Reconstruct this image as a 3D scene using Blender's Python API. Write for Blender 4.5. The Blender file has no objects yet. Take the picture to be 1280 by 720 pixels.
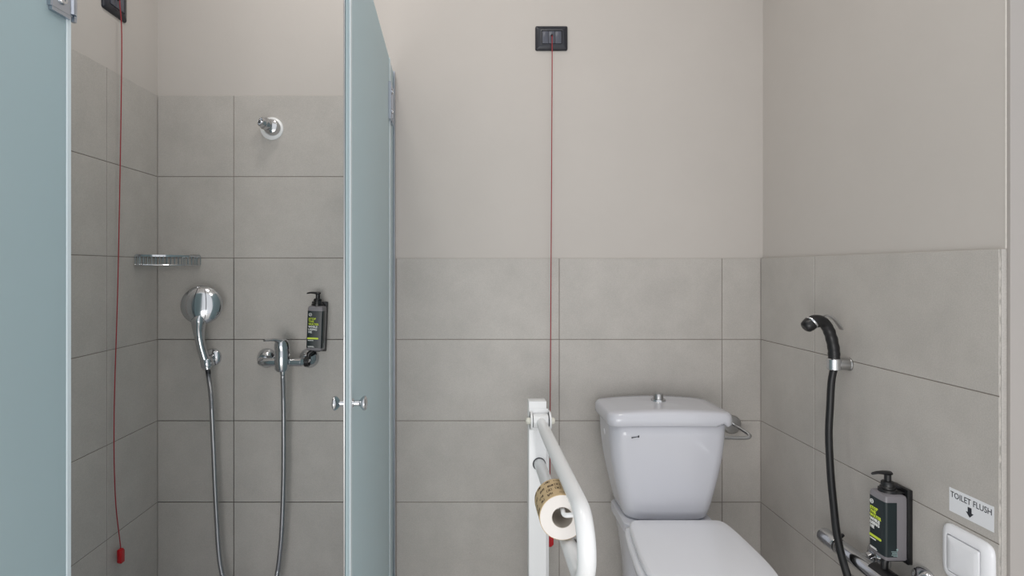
import bpy, bmesh, math, random
from mathutils import Vector, Matrix
random.seed(7)
C = bpy.context.scene.collection
S = bpy.context.scene
PI = math.pi

# ------------------------------------------------------------------ camera, light, exposure
EYE = 1.22                                   # lens height above the floor
cam_d = bpy.data.cameras.new('camera'); cam = bpy.data.objects.new('camera', cam_d); C.objects.link(cam)
cam.location = (0, 0, EYE); cam.rotation_euler = (PI/2, 0, 0)
cam_d.sensor_width = 36; cam_d.lens = 690/1280*36
cam_d.shift_x = (640-587)/1280; cam_d.shift_y = -(360-337)/1280
cam_d.clip_start = 0.02
S.camera = cam
S.view_settings.view_transform = 'Standard'; S.view_settings.look = 'None'
S.view_settings.exposure = 0.03; S.view_settings.gamma = 1
S.view_settings.use_curve_mapping = False

W = bpy.data.worlds.new('world'); S.world = W; W.use_nodes = True
W.node_tree.nodes['Background'].inputs[0].default_value = (0.96, 0.975, 1.0, 1)
W.node_tree.nodes['Background'].inputs[1].default_value = .98

LAMP = (0.28, 0.78)                           # ceiling lamp position
CEIL = 3.0
ld = bpy.data.lights.new('ceiling_light', 'AREA'); lo = bpy.data.objects.new('ceiling_light', ld); C.objects.link(lo)
ld.shape = 'DISK'; ld.size = 0.36; ld.energy = 5.6; ld.color = (1.0, 0.945, 0.89)
lo.location = (LAMP[0], LAMP[1], CEIL-0.075)
FILL_LAMP = (-.48, 1.42)                          # added fill over the shower, brightens the enclosure
ld2 = bpy.data.lights.new('shower_fill', 'AREA'); lo2 = bpy.data.objects.new('shower_fill', ld2); C.objects.link(lo2)
ld2.shape = 'DISK'; ld2.size = 0.30; ld2.energy = 4; ld2.color = (1.0, 0.945, 0.89)
lo2.location = (FILL_LAMP[0], FILL_LAMP[1], CEIL-0.075)

# added low area fill behind the camera, evens out the walls
dd_ = bpy.data.lights.new('rear_fill', 'AREA'); do_ = bpy.data.objects.new('rear_fill', dd_); C.objects.link(do_)
dd_.shape = 'RECTANGLE'; dd_.size = 1.6; dd_.size_y = .9; dd_.energy = 21; dd_.color = (1.0, .985, .965)
do_.location = (-.45, -1.4, .50); do_.rotation_euler = (PI/2, 0, 0)

# ------------------------------------------------------------------ materials
def lin(c):
    return tuple(((v/255)/12.92 if v/255 <= .04045 else ((v/255+.055)/1.055)**2.4) for v in c)+(1,)
def mat(name, rgb, rough=.5, metal=0, coat=0, var=0, scale=8, bump=0, bscale=200, spec=.5, rnd=0, streak=0):
    m = bpy.data.materials.new(name); m.use_nodes = True
    nt = m.node_tree; b = nt.nodes['Principled BSDF']; L = nt.links
    col = lin(rgb)
    b.inputs['Base Color'].default_value = col; b.inputs['Roughness'].default_value = rough
    b.inputs['Metallic'].default_value = metal; b.inputs['Coat Weight'].default_value = coat
    b.inputs['Coat Roughness'].default_value = .04; b.inputs['Specular IOR Level'].default_value = spec
    g = nt.nodes.new('ShaderNodeNewGeometry')
    if var:
        n = nt.nodes.new('ShaderNodeTexNoise'); n.inputs['Scale'].default_value = scale
        n.inputs['Detail'].default_value = 7; n.inputs['Roughness'].default_value = .65
        L.new(g.outputs['Position'], n.inputs['Vector'])
        r = nt.nodes.new('ShaderNodeMapRange'); r.inputs['From Min'].default_value = .3; r.inputs['From Max'].default_value = .7
        r.inputs['To Min'].default_value = 1-var; r.inputs['To Max'].default_value = 1+var
        L.new(n.outputs['Fac'], r.inputs['Value']); fac = r.outputs['Result']
        if rnd:
            oi = nt.nodes.new('ShaderNodeObjectInfo'); r2 = nt.nodes.new('ShaderNodeMapRange')
            r2.inputs['To Min'].default_value = 1-rnd; r2.inputs['To Max'].default_value = 1+rnd
            L.new(oi.outputs['Random'], r2.inputs['Value'])
            mm = nt.nodes.new('ShaderNodeMath'); mm.operation = 'MULTIPLY'
            L.new(fac, mm.inputs[0]); L.new(r2.outputs['Result'], mm.inputs[1]); fac = mm.outputs[0]
        if streak:
            n2 = nt.nodes.new('ShaderNodeTexNoise'); n2.inputs['Scale'].default_value = 330; n2.inputs['Detail'].default_value = 3
            L.new(g.outputs['Position'], n2.inputs['Vector'])
            r3 = nt.nodes.new('ShaderNodeMapRange'); r3.inputs['From Min'].default_value = .3; r3.inputs['From Max'].default_value = .7
            r3.inputs['To Min'].default_value = 1-streak; r3.inputs['To Max'].default_value = 1+streak
            L.new(n2.outputs['Fac'], r3.inputs['Value'])
            mm = nt.nodes.new('ShaderNodeMath'); mm.operation = 'MULTIPLY'
            L.new(fac, mm.inputs[0]); L.new(r3.outputs['Result'], mm.inputs[1]); fac = mm.outputs[0]
        v = nt.nodes.new('ShaderNodeVectorMath'); v.operation = 'SCALE'
        v.inputs[0].default_value = col[:3]; L.new(fac, v.inputs['Scale'])
        L.new(v.outputs[0], b.inputs['Base Color'])
    if bump:
        n = nt.nodes.new('ShaderNodeTexNoise'); n.inputs['Scale'].default_value = bscale; n.inputs['Detail'].default_value = 4
        L.new(g.outputs['Position'], n.inputs['Vector'])
        bp = nt.nodes.new('ShaderNodeBump'); bp.inputs['Strength'].default_value = bump; bp.inputs['Distance'].default_value = .002
        L.new(n.outputs['Fac'], bp.inputs['Height']); L.new(bp.outputs[0], b.inputs['Normal'])
    return m

PLASTER = mat('warm_plaster', (190, 185, 180), .75, var=.02, scale=3, bump=.12, bscale=90, spec=.3)
TILE = mat('grey_stone_tile', (180, 176, 171), .42, var=.065, scale=9, rnd=.012, streak=.075, bump=.05, bscale=400, spec=.4)
GROUT = mat('dark_grout', (126, 119, 113), .9, var=.05, scale=40)
CAULK = mat('white_caulk', (205, 200, 194), .6, var=.06, scale=60)
FLOORM = mat('pale_floor', (232, 229, 224), .5, var=.05, scale=6)
CEILM = mat('white_ceiling', (235, 232, 228), .8, var=.01, scale=3)
CHROME = mat('polished_chrome', (205, 207, 210), .12, 1)
BRUSH = mat('satin_chrome', (178, 178, 178), .3, 1)
CERAMIC = mat('white_ceramic', (203, 204, 211), .16, coat=.4)
SEATM = mat('white_seat_plastic', (230, 231, 236), .22, coat=.2)
RAILM = mat('white_rail_paint', (238, 239, 240), .25, coat=.2)
CREAM = mat('cream_cap', (232, 230, 218), .35)
BLACK = mat('black_plastic', (22, 22, 24), .32)
BLACKR = mat('black_rubber', (20, 20, 22), .38)
ANTH = mat('anthracite_plastic', (37, 39, 47), .3)
SLATE = mat('slate_plastic', (80, 83, 94), .35)
RED = mat('red_plastic', (190, 10, 26), .35)
REDC = mat('red_cord', (150, 42, 50), .7)
LABEL = mat('dark_green_label', (20, 34, 37), .35)
BOTTLE = mat('grey_bottle', (126, 123, 127), .3, coat=.1)
LIME = mat('lime_print', (205, 225, 70), .5)
WHITEP = mat('white_print', (236, 238, 236), .5)
PALEP = mat('pale_print', (150, 172, 172), .5)
DARKP = mat('dark_print', (42, 44, 52), .6)
PAPER = mat('tissue_paper', (238, 233, 228), .9, bump=.2, bscale=120)
KRAFT = mat('kraft_wrap', (206, 180, 140), .7, var=.04, scale=60)
INK = mat('brown_ink', (70, 54, 40), .7)
CARD = mat('card_core', (190, 182, 172), .8)
SWITCH = mat('white_switch', (232, 233, 237), .28, coat=.1)
STICKER = mat('white_sticker', (226, 228, 232), .4)
ALU = mat('aluminium', (190, 195, 205), .28, 1)
SEAL = mat('seal_strip', (206, 217, 222), .35)
HOSEM = bpy.data.materials.new('ribbed_steel_hose'); HOSEM.use_nodes = True
_b = HOSEM.node_tree.nodes['Principled BSDF']; _b.inputs['Base Color'].default_value = lin((176, 177, 180)); _b.inputs['Metallic'].default_value = 1; _b.inputs['Roughness'].default_value = .28

def frosted(name, rgb):
    m = bpy.data.materials.new(name); m.use_nodes = True; nt = m.node_tree; nt.nodes.clear(); L = nt.links
    out = nt.nodes.new('ShaderNodeOutputMaterial')
    d = nt.nodes.new('ShaderNodeBsdfDiffuse'); t = nt.nodes.new('ShaderNodeBsdfTranslucent'); g = nt.nodes.new('ShaderNodeBsdfGlossy')
    d.inputs[0].default_value = lin(rgb); t.inputs[0].default_value = lin(rgb); g.inputs[0].default_value = (1, 1, 1, 1)
    g.inputs['Roughness'].default_value = .42
    a = nt.nodes.new('ShaderNodeMixShader'); a.inputs[0].default_value = .55; L.new(d.outputs[0], a.inputs[1]); L.new(t.outputs[0], a.inputs[2])
    f = nt.nodes.new('ShaderNodeFresnel'); f.inputs[0].default_value = 1.35
    k = nt.nodes.new('ShaderNodeMath'); k.operation = 'MULTIPLY'; k.inputs[1].default_value = .35; L.new(f.outputs[0], k.inputs[0])
    b = nt.nodes.new('ShaderNodeMixShader'); L.new(k.outputs[0], b.inputs[0]); L.new(a.outputs[0], b.inputs[1]); L.new(g.outputs[0], b.inputs[2])
    L.new(b.outputs[0], out.inputs[0]); return m
FROST = frosted('frosted_glass', (204, 220, 224))
GLASSEDGE = mat('glass_edge', (70, 96, 98), .15, coat=.3)
END_GREY = mat('grey_beige_end', (166, 161, 157), .6, var=.015, scale=4)
EMIT = bpy.data.materials.new('lamp_diffuser'); EMIT.use_nodes = True
_b = EMIT.node_tree.nodes['Principled BSDF']; _b.inputs['Emission Color'].default_value = (1, .95, .9, 1); _b.inputs['Emission Strength'].default_value = 4

# ------------------------------------------------------------------ mesh helpers
OFF = {}
def mk(name, bm, m, parent=None, loc=None, smooth=True, angle=40, seg_keep=False):
    """link bm (in scene coordinates) as one object; its own or its thing's base is the origin"""
    off = OFF[parent.name] if parent is not None else Vector(loc or (0, 0, 0))
    bmesh.ops.translate(bm, verts=bm.verts, vec=-off)
    bmesh.ops.recalc_face_normals(bm, faces=bm.faces)
    me = bpy.data.meshes.new(name); bm.to_mesh(me); bm.free()
    ms = m if isinstance(m, (list, tuple)) else [m]
    for x in ms: me.materials.append(x)
    if smooth:
        me.polygons.foreach_set('use_smooth', [True]*len(me.polygons))
        me.set_sharp_from_angle(angle=math.radians(angle))
    o = bpy.data.objects.new(name, me); C.objects.link(o)
    OFF[o.name] = off
    if parent is not None: o.parent = parent
    else: o.location = off
    return o
def thing(name, label, cat, loc, group=None):
    o = bpy.data.objects.new(name, None); C.objects.link(o); o.location = loc; o.empty_display_size = .05
    OFF[o.name] = Vector(loc)
    return tag(o, label, cat, group)
def tag(o, label, cat, group=None):
    o['label'] = label; o['category'] = cat
    if group: o['group'] = group
    return o
def NB(): return bmesh.new()
def box(bm, x0, x1, y0, y1, z0, z1, bev=0, seg=2, mi=0):
    t = bmesh.new(); bmesh.ops.create_cube(t, size=1)
    for v in t.verts: v.co = Vector(((x0+x1)/2+v.co.x*(x1-x0), (y0+y1)/2+v.co.y*(y1-y0), (z0+z1)/2+v.co.z*(z1-z0)))
    if bev: bmesh.ops.bevel(t, geom=t.edges[:], offset=bev, segments=seg, profile=.5, affect='EDGES')
    for f in t.faces: f.material_index = mi
    merge(bm, t); return bm
def merge(bm, t, M=None):
    if M is not None: bmesh.ops.transform(t, matrix=M, verts=t.verts)
    me = bpy.data.meshes.new('tmp'); t.to_mesh(me); t.free(); bm.from_mesh(me); bpy.data.meshes.remove(me)
def loft(bm, rings, cap0=True, cap1=True, closed=True, mi=0):
    R = [[bm.verts.new(p) for p in r] for r in rings]; n = len(R[0])
    for a, b in zip(R, R[1:]):
        for i in range(n if closed else n-1):
            j = (i+1) % n
            f = bm.faces.new((a[i], a[j], b[j], b[i])); f.material_index = mi
    if cap0: bm.faces.new(R[0][::-1]).material_index = mi
    if cap1: bm.faces.new(R[-1]).material_index = mi
    return bm
def frame(d):
    d = Vector(d).normalized(); u = d.orthogonal().normalized(); return u, d.cross(u)
def tube(bm, pts, rad, seg=12, caps=True, closed=False, rib=0):
    pts = [Vector(p) for p in pts]; n = len(pts)
    rr = rad if isinstance(rad, (list, tuple)) else [rad]*n
    rings = []; u = None
    for i, p in enumerate(pts):
        if closed: d = pts[(i+1) % n]-pts[i-1]
        else: d = pts[min(i+1, n-1)]-pts[max(i-1, 0)]
        d.normalize()
        if u is None: u, v = frame(d)
        else:
            u = (u-d*u.dot(d)).normalized()
        v = d.cross(u)
        rings.append([p+(u*math.cos(2*PI*k/seg)+v*math.sin(2*PI*k/seg))*rr[i] for k in range(seg)])
    if closed: rings.append(rings[0]); loft(bm, rings, False, False); bmesh.ops.remove_doubles(bm, verts=bm.verts, dist=1e-6)
    else: loft(bm, rings, caps, caps)
    return bm
def lathe(bm, prof, o, axis, seg=28, mi=0):
    """prof: (radius, distance along axis)"""
    o = Vector(o); a = Vector(axis).normalized(); u, v = frame(a)
    rings = [[o+a*t+(u*math.cos(2*PI*k/seg)+v*math.sin(2*PI*k/seg))*max(r, 1e-5) for k in range(seg)] for r, t in prof]
    loft(bm, rings, True, True, mi=mi); return bm
def spline(P, n=8):
    P = [Vector(p) for p in P]; out = []
    Q = [P[0]*2-P[1]]+P+[P[-1]*2-P[-2]]
    for i in range(1, len(Q)-2):
        a, b, c, d = Q[i-1:i+3]
        for k in range(n):
            t = k/n
            out.append(.5*((2*b)+(c-a)*t+(2*a-5*b+4*c-d)*t*t+(3*b-a-3*c+d)*t**3))
    out.append(P[-1]); return out
def rrect(w, d, r, bow=0, k=6, m=10, bowb=0):
    """rounded rectangle outline, x by y, front is -y, bow pushes the front out"""
    pts = []
    cs = [(w/2-r, -d/2+r, -PI/2), (w/2-r, d/2-r, 0), (-w/2+r, d/2-r, PI/2), (-w/2+r, -d/2+r, PI)]
    for i, (cx, cy, a0) in enumerate(cs):
        for j in range(k+1):
            a = a0+PI/2*j/k; pts.append((cx+r*math.cos(a), cy+r*math.sin(a)))
        nx = cs[(i+1) % 4]; a = a0+PI/2
        p0 = pts[-1]; p1 = (nx[0]+r*math.cos(nx[2]), nx[1]+r*math.sin(nx[2]))
        for j in range(1, m): pts.append((p0[0]+(p1[0]-p0[0])*j/m, p0[1]+(p1[1]-p0[1])*j/m))
    res = []
    for x, y in pts:
        e = max(0, 1-(2*x/w)**2)
        res.append((x, y-bow*e*max(0, -2*y/d)+bowb*e*max(0, 2*y/d)))
    return res
def sphere(bm, c, r, seg=16, sc=(1, 1, 1)):
    t = bmesh.new(); bmesh.ops.create_uvsphere(t, u_segments=seg, v_segments=seg//2+2, radius=r)
    merge(bm, t, Matrix.Translation(c) @ Matrix.Diagonal((*sc, 1)))
def text_bm(body, size, o, ux, uy, bold=0, depth=.0004, align='LEFT', spacing=1, sx=1):
    cu = bpy.data.curves.new('t', 'FONT'); cu.body = body; cu.size = size; cu.align_x = align; cu.align_y = 'BOTTOM_BASELINE'
    cu.offset = bold*size; cu.space_character = spacing; cu.resolution_u = 3
    ob = bpy.data.objects.new('t', cu); C.objects.link(ob)
    dg = bpy.context.evaluated_depsgraph_get(); me = bpy.data.meshes.new_from_object(ob.evaluated_get(dg))
    bm = bmesh.new(); bm.from_mesh(me); bpy.data.objects.remove(ob); bpy.data.curves.remove(cu); bpy.data.meshes.remove(me)
    ux, uy = Vector(ux).normalized(), Vector(uy).normalized(); nz = ux.cross(uy)
    r = bmesh.ops.extrude_face_region(bm, geom=bm.faces[:])
    for e in r['geom']:
        if isinstance(e, bmesh.types.BMVert): e.co.z += depth
    for v in bm.verts: v.co = Vector(o)+ux*v.co.x*sx+uy*v.co.y+nz*v.co.z
    return bm

# ------------------------------------------------------------------ room shell
XL, XR, YB = -1.150, 1.073, 2.034            # faces of the tiling
TW, TH, G = .6, .3, .0022
TOP = [EYE+.6425, EYE+.3425, EYE+.0425, EYE-.2575, EYE-.5575, EYE-.8575, EYE-1.1575, 0]
def struct(name, bm, m, smooth=False, parent=None):
    o = mk(name, bm, m, parent, smooth=smooth)
    if parent is None: o['kind'] = 'structure'
    return o
YR = -1.15                                    # inner face of the wall behind the camera
XO = 2.1                                      # inner face of the outer wall on the right
wall_back = struct('wall_back', box(NB(), -1.40, 1.3, YB+.006, YB+.2, 0, CEIL), PLASTER)
wall_left = struct('wall_left', box(NB(), -1.40, XL-.003, .30, YB+.006, 0, CEIL), PLASTER)
wall_right = struct('wall_right', box(NB(), XR+.011, XO+.15, 1.116, YB+.2, 0, CEIL), PLASTER)
struct('floor', box(NB(), -1.4, XO+.15, YR-.15, YB+.2, -.1, 0), FLOORM)
struct('ceiling', box(NB(), -1.4, XO+.15, .30, YB+.2, CEIL, CEIL+.1), CEILM)

TC = {}
def tile(wall, axis, u0, u1, z0, z1, depth, flip):
    """one tile; axis 'y' lies on the back wall (faces -y), 'x' on a side wall (faces flip)"""
    e = G/2-.0003
    if u0 == XL: u0 -= e
    if u1 in (XR, YB): u1 += e
    w, h = u1-u0-G, z1-z0-G
    key = (axis, flip, round(w, 4), round(h, 4))
    if key not in TC:
        bm = NB(); c = .0010
        def P(u, n, z):
            return (u, -n, z) if axis == 'y' else (flip*n, u, z)
        rings = []
        for n, i in ((0, 0), (depth-c, 0), (depth, c)):
            a, b = w/2-i, h/2-i
            rings.append([P(-a, n, -b), P(a, n, -b), P(a, n, b), P(-a, n, b)])
        loft(bm, rings); bmesh.ops.recalc_face_normals(bm, faces=bm.faces)
        me = bpy.data.meshes.new('tile'); bm.to_mesh(me); bm.free(); me.materials.append(TILE); TC[key] = me
    o = bpy.data.objects.new('tile', TC[key]); C.objects.link(o); o.parent = wall
    uc, zc = (u0+u1)/2, (z0+z1)/2
    o.location = (uc, YB+depth, zc) if axis == 'y' else ((XL if flip > 0 else XR)-flip*depth, uc, zc)
cols = [XL, -.8696, -.2696, .3304, .9304, XR]
for r in range(7):
    for a, b in zip(cols, cols[1:]):
        if r < 2:
            if a >= -.3: continue
            b = min(b, -.292)
        tile(wall_back, 'y', a, b, TOP[r+1], TOP[r], .006, 0)
    for a, b in ((1.751, YB), (1.151, 1.751), (.551, 1.151)):
        tile(wall_left, 'x', a, b, TOP[r+1], TOP[r], .003, 1)
    if r >= 2:
        for a, b in ((1.7177, YB), (1.1177, 1.7177)):
            tile(wall_right, 'x', a, b, TOP[r+1], TOP[r], .011, -1)
# grout beds, a little behind the tile faces
bm = NB(); box(bm, XL, XR, YB+.0012, YB+.007, 0, TOP[2]-.0015); box(bm, XL, -.293, YB+.0012, YB+.007, 0, TOP[0]-.0015)
mk('grout', bm, GROUT, wall_back, smooth=False)
mk('grout', box(NB(), XL-.004, XL-.0010, .552, YB, 0, TOP[0]-.0015), GROUT, wall_left, smooth=False)
mk('grout', box(NB(), XR+.0012, XR+.012, 1.1195, YB, 0, TOP[2]-.0015), GROUT, wall_right, smooth=False)
# uneven white filler bead down the open edge of the tiling
bm = NB(); pts = []; rad = []
z = 0
while z < TOP[2]:
    pts.append((XR+.0025+random.uniform(-.0008, .0008), 1.1178, z)); rad.append(random.uniform(.0010, .0027)); z += .011
tube(bm, pts, rad, 6)
mk('filler_bead', bm, CAULK, wall_right)
mk('tile_edge', box(NB(), XR+.0012, XR+.0118, 1.1145, 1.1192, 0, TOP[2]-.001), TILE, wall_right, smooth=False)
struct('trim_1', box(NB(), XR+.0128, XO, 1.1085, 1.1158, 0, CEIL), END_GREY)  # thin panel over the wall end, darker than the plaster
bm = NB(); tube(bm, [(XR+.0112, 1.1158, z) for z in (TOP[2], 1.8, CEIL)], .0016, 6); mk('corner_bead', bm, CAULK, wall_right)

# ------------------------------------------------------------------ ceiling lamp above the frame, plus an added one brightening the shower
for (lx_, ly_), k_, lab_ in ((LAMP, 1, 'round white flush ceiling lamp in the middle of the bathroom ceiling'), (FILL_LAMP, .8, 'smaller round white fill lamp added above the shower to brighten it')):
    t = thing('ceiling_lamp', lab_, 'lamp', (lx_, ly_, CEIL), 'ceiling lamps')
    mk('lamp_base', lathe(NB(), [(.205*k_, 0), (.21*k_, .02), (.205*k_, .045), (.19*k_, .05)], (lx_, ly_, CEIL), (0, 0, -1), 40), RAILM, t)
    mk('diffuser', lathe(NB(), [(.188*k_, .045), (.185*k_, .055), (.16*k_, .064), (.05*k_, .068)], (lx_, ly_, CEIL), (0, 0, -1), 40), EMIT, t)

# ------------------------------------------------------------------ glass shower enclosure
ZT, ZB = EYE+.722, .012
def panel(p, q, th, z0, z1, bm=None, bev=.0008):
    """upright glass sheet between plan points p and q"""
    bm = bm or NB(); p, q = Vector((*p, 0)), Vector((*q, 0)); d = (q-p).normalized(); n = Vector((-d.y, d.x, 0))*th/2
    t_ = bmesh.new()
    R = [[p-n+Vector((0, 0, z)), q-n+Vector((0, 0, z)), q+n+Vector((0, 0, z)), p+n+Vector((0, 0, z))] for z in (z0, z1)]
    loft(t_, R); bmesh.ops.bevel(t_, geom=t_.edges[:], offset=bev, segments=1, affect='EDGES'); merge(bm, t_); return bm
def hinge(parent, o, d, n, L1, L2, z0, z1, th, face=1):
    """plate hinge: two plates along d on both faces of the glass, with screws and a knuckle"""
    o = Vector((*o, 0)); d = Vector((*d, 0)).normalized(); n = Vector((*n, 0)).normalized()
    bm = NB(); zm = (z0+z1)/2
    for s in (1, -1):
        for a, b in ((-L1, -.002), (.002, L2)):
            t_ = bmesh.new(); bmesh.ops.create_cube(t_, size=1)
            bmesh.ops.bevel(t_, geom=t_.edges[:], offset=.06, segments=2, affect='EDGES')
            M = Matrix((( d.x*(b-a), n.x*.009, 0, o.x+d.x*(a+b)/2+n.x*s*(th/2+.0045)), (d.y*(b-a), n.y*.009, 0, o.y+d.y*(a+b)/2+n.y*s*(th/2+.0045)), (0, 0, z1-z0, zm), (0, 0, 0, 1)))
            merge(bm, t_, M)
    tube(bm, [o+n*(th/2+.006)+Vector((0, 0, z0+.012)), o+n*(th/2+.006)+Vector((0, 0, z1-.012))], .0075, 12)
    h = mk('hinge', bm, ALU, parent)
    for s in (1, -1):
        for zz in (z0+.03, z1-.03):
            c = o-d*L1*.5+n*s*(th/2+.009)+Vector((0, 0, zz))
            mk('screw', lathe(NB(), [(.009, 0), (.0095, .002), (.008, .0045), (.0035, .0045), (.003, .0025)], c, n*s, 16), CHROME, h)
    return h
tag(mk('bounce_tray', box(NB(), XL+.001, -.27, 1.10, YB-.001, 0, .011, .004), CERAMIC, None, (-.71, 1.57, 0)), 'unseen flat white tray added under the shower to bounce light', 'shower tray')  # unseen tray, added so its white bounces light onto the low tiles
# right leaf: hinged near the back wall, stands out from it
def RX(y): return -.284+.0398*(YB-y)
gy0, gy1 = 1.117, 1.900
t = thing('shower_door', 'frosted glass shower door with round chrome knobs between shower and toilet', 'door', (RX(gy0), gy0, 0), 'frosted shower doors')
o = mk('glass_leaf', panel((RX(gy0), gy0), (RX(gy1), gy1), .008, ZB, ZT), FROST, t, smooth=False)
mk('edge_seal', panel((RX(gy0)-.0062, gy0-.001), (RX(gy0+.012)-.0062, gy0+.012), .003, ZB, ZT), BRUSH, o)
mk('edge_seal', panel((RX(gy0)+.0052, gy0-.001), (RX(gy0)+.0052, gy0+.016), .002, ZB, ZT), SEAL, o)
mk('edge_seal', panel((RX(gy1)+.006, gy1-.02), (RX(gy1)+.006, gy1-.002), .003, ZB, ZT), SEAL, o)
dv = (RX(gy1)-RX(gy0), gy1-gy0); dn = Vector(dv).normalized(); nv = (dn.y, -dn.x)
ky, kz = gy0+.028, EYE-.277
for s in (1, -1):
    c = Vector((RX(ky), ky, kz))+Vector((*nv, 0))*s*.004
    mk('knob', lathe(NB(), [(.010, 0), (.010, .002), (.0065, .005), (.0062, .016), (.0115, .0205), (.0148, .0245), (.0150, .0275), (.012, .0305), (.006, .0318)], c, (nv[0]*s, nv[1]*s, 0), 28), CHROME, t)
hinge(t, (RX(gy1), gy1), dn, nv, .048, .055, EYE+.508, EYE+.634, .008)
# narrow fixed strip and wall channel
t = thing('shower_screen', 'narrow fixed glass strip with aluminium wall channel beside shower door hinge', 'glass panel', (RX(1.97), 1.97, 0), 'fixed shower glass')
mk('glass', panel((RX(1.906), 1.906), (RX(2.012), 2.012), .008, 0.002, ZT), FROST, t, smooth=False)
bm = NB(); panel((RX(2.012)+.008, 2.008), (RX(2.012)+.008, YB-.001), .006, 0.002, ZT, bm); panel((RX(2.012)-.008, 2.008), (RX(2.012)-.008, YB-.001), .006, 0.002, ZT, bm)
mk('wall_channel', bm, ALU, t, smooth=False)
# left leaf: swung out from the short fixed pane towards the room
LY = 1.130
def LXf(y): return -.823-.070*(LY-y)
t = thing('shower_door', 'frosted glass shower door leaf at left edge, swung open, metal hinge on top', 'door', (LXf(LY), LY, 0), 'frosted shower doors')
o = mk('glass_leaf', panel((LXf(.56), .56), (LXf(LY), LY), .008, ZB, ZT), FROST, t, smooth=False)
mk('edge_seal', panel((LXf(LY-.010)+.0055, LY-.010), (LXf(LY)+.0055, LY+.001), .003, ZB, ZT), SEAL, o)
d2 = Vector((LXf(LY)-LXf(.56), LY-.56)).normalized()
hinge(t, (LXf(LY), LY), d2, (d2.y, -d2.x), .056, .010, EYE+.508, EYE+.634, .008)
t = thing('shower_screen', 'short fixed frosted pane between left wall and open shower door', 'glass panel', (-.99, LY+.03, 0), 'fixed shower glass')
mk('glass', panel((XL+.012, LY+.03), (-.852, LY+.03), .008, .002, ZT), FROST, t, smooth=False)
bm = NB(); panel((XL+.001, LY+.022), (XL+.028, LY+.022), .006, .002, ZT, bm); panel((XL+.001, LY+.038), (XL+.028, LY+.038), .006, .002, ZT, bm)
mk('wall_channel', bm, ALU, t, smooth=False)

# ------------------------------------------------------------------ emergency pull cords
def cord_switch(origin, ux, nrm, label, drop_pts, pull_c, group=None, w=.119, h=.090):
    """wall plate (origin = plate centre on the wall), three modules, cord and red pull"""
    o = Vector(origin); ux = Vector(ux); n = Vector(nrm); uz = Vector((0, 0, 1))
    t = thing('emergency_pull_cord', label, 'pull cord', origin, 'emergency pull cords')
    def ring(w, h, d, r): return [o+ux*x+uz*y+n*d for x, y in rrect(w, h, r, k=4, m=2)]
    bm = NB()
    loft(bm, [ring(w, h, 0, .006), ring(w, h, .004, .006), ring(w-.006, h-.006, .008, .005), ring(.082, .056, .013, .002), ring(.076, .050, .013, .002), ring(.074, .048, .009, .002)])
    mk('frame_plate', bm, ANTH, t)
    for k in (-1, 0, 1):
        bm = NB(); c = o+ux*(k*.0235)
        ww = .0222
        loft(bm, [[c+ux*x+uz*y+n*d for x, y in rrect(ww-e, .045-e, .0015, k=2, m=1)] for d, e in ((.009, 0), (.0135, 0), (.0145, .002))])
        mk('rocker', bm, SLATE, t)
    bm = NB(); lathe(bm, [(.004, .0125), (.0045, .016), (.0025, .022), (.0015, .023)], o+uz*.006, n, 12)
    mk('cord_eye', bm, BLACK, t)
    pts = spline([o+uz*.006+n*.020]+[Vector(p) for p in drop_pts]+[Vector(pull_c)+uz*.022], 6)
    mk('cord', tube(NB(), pts, .0017, 8), REDC, t)
    bm = NB(); p = Vector(pull_c)
    prof = [(-.0115, -.012), (-.005, -.024), (.0095, -.024), (.0115, -.02), (.0115, .012), (.005, .024), (-.0075, .024), (-.0115, .018)]
    prof = [(-.0125, -.024), (.004, -.024), (.0125, -.016), (.0125, .024), (-.004, .024), (-.0125, .015)]
    loft(bm, [[p+ux*x*k+uz*y*k+n*d for x, y in prof] for d, k in ((-.0055, .9), (-.004, 1), (.004, 1), (.0055, .9))])
    mk('pull_handle', bm, RED, t)
    return t
cord_switch((.302, YB+.006, EYE+.853), (1, 0, 0), (0, -1, 0), 'black pull cord switch on plaster above the toilet with red cord',
            [(.300, 2.008, EYE+.70), (.298, 2.012, EYE+.2), (.294, 2.012, EYE-.5)], (.293, 2.012, EYE-.985))
cord_switch((XL-.003, 1.787, EYE+.868), (0, -1, 0), (1, 0, 0), 'black pull cord switch high inside the shower with red cord on left wall',
            [(-1.128, 1.790, EYE+.70), (-1.130, 1.775, EYE), (-1.130, 1.755, EYE-.45), (-1.131, 1.762, EYE-.72)], (-1.131, 1.790, EYE-.928))

# ------------------------------------------------------------------ corner soap basket
bx, by = XL+.004, YB-.004
t = thing('soap_basket', 'chrome wire corner soap basket in the shower corner', 'basket', (bx, by, EYE+.016))
zt, zb = EYE+.048, EYE+.016
def arc(off, z, n=14):
    a, b = Vector((bx+.002, by-.142+off, z)), Vector((bx+.157-off, by-.002, z)); m = Vector((bx+.118-off, by-.118+off, z))
    return [a*(1-s)**2+m*2*s*(1-s)+b*s*s for s in [i/n for i in range(n+1)]]
def band(pts, hh, th):
    bm = NB(); R = []
    for i, p in enumerate(pts):
        d = (pts[min(i+1, len(pts)-1)]-pts[max(i-1, 0)]).normalized(); n = Vector((-d.y, d.x, 0))*th
        R.append([p-n-Vector((0, 0, hh)), p+n-Vector((0, 0, hh)), p+n+Vector((0, 0, hh)), p-n+Vector((0, 0, hh))])
    return loft(bm, R)
mk('front_rail', band(arc(0, zt), .0032, .0012), CHROME, t)
mk('bottom_rail', tube(NB(), arc(0, zb), .0025, 8), CHROME, t)
bm = NB()
for z in (zt, zb): tube(bm, [(bx+.002, by-.142, z), (bx+.002, by-.006, z), (bx+.006, by-.002, z), (bx+.157, by-.002, z)], .0025, 8)
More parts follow.
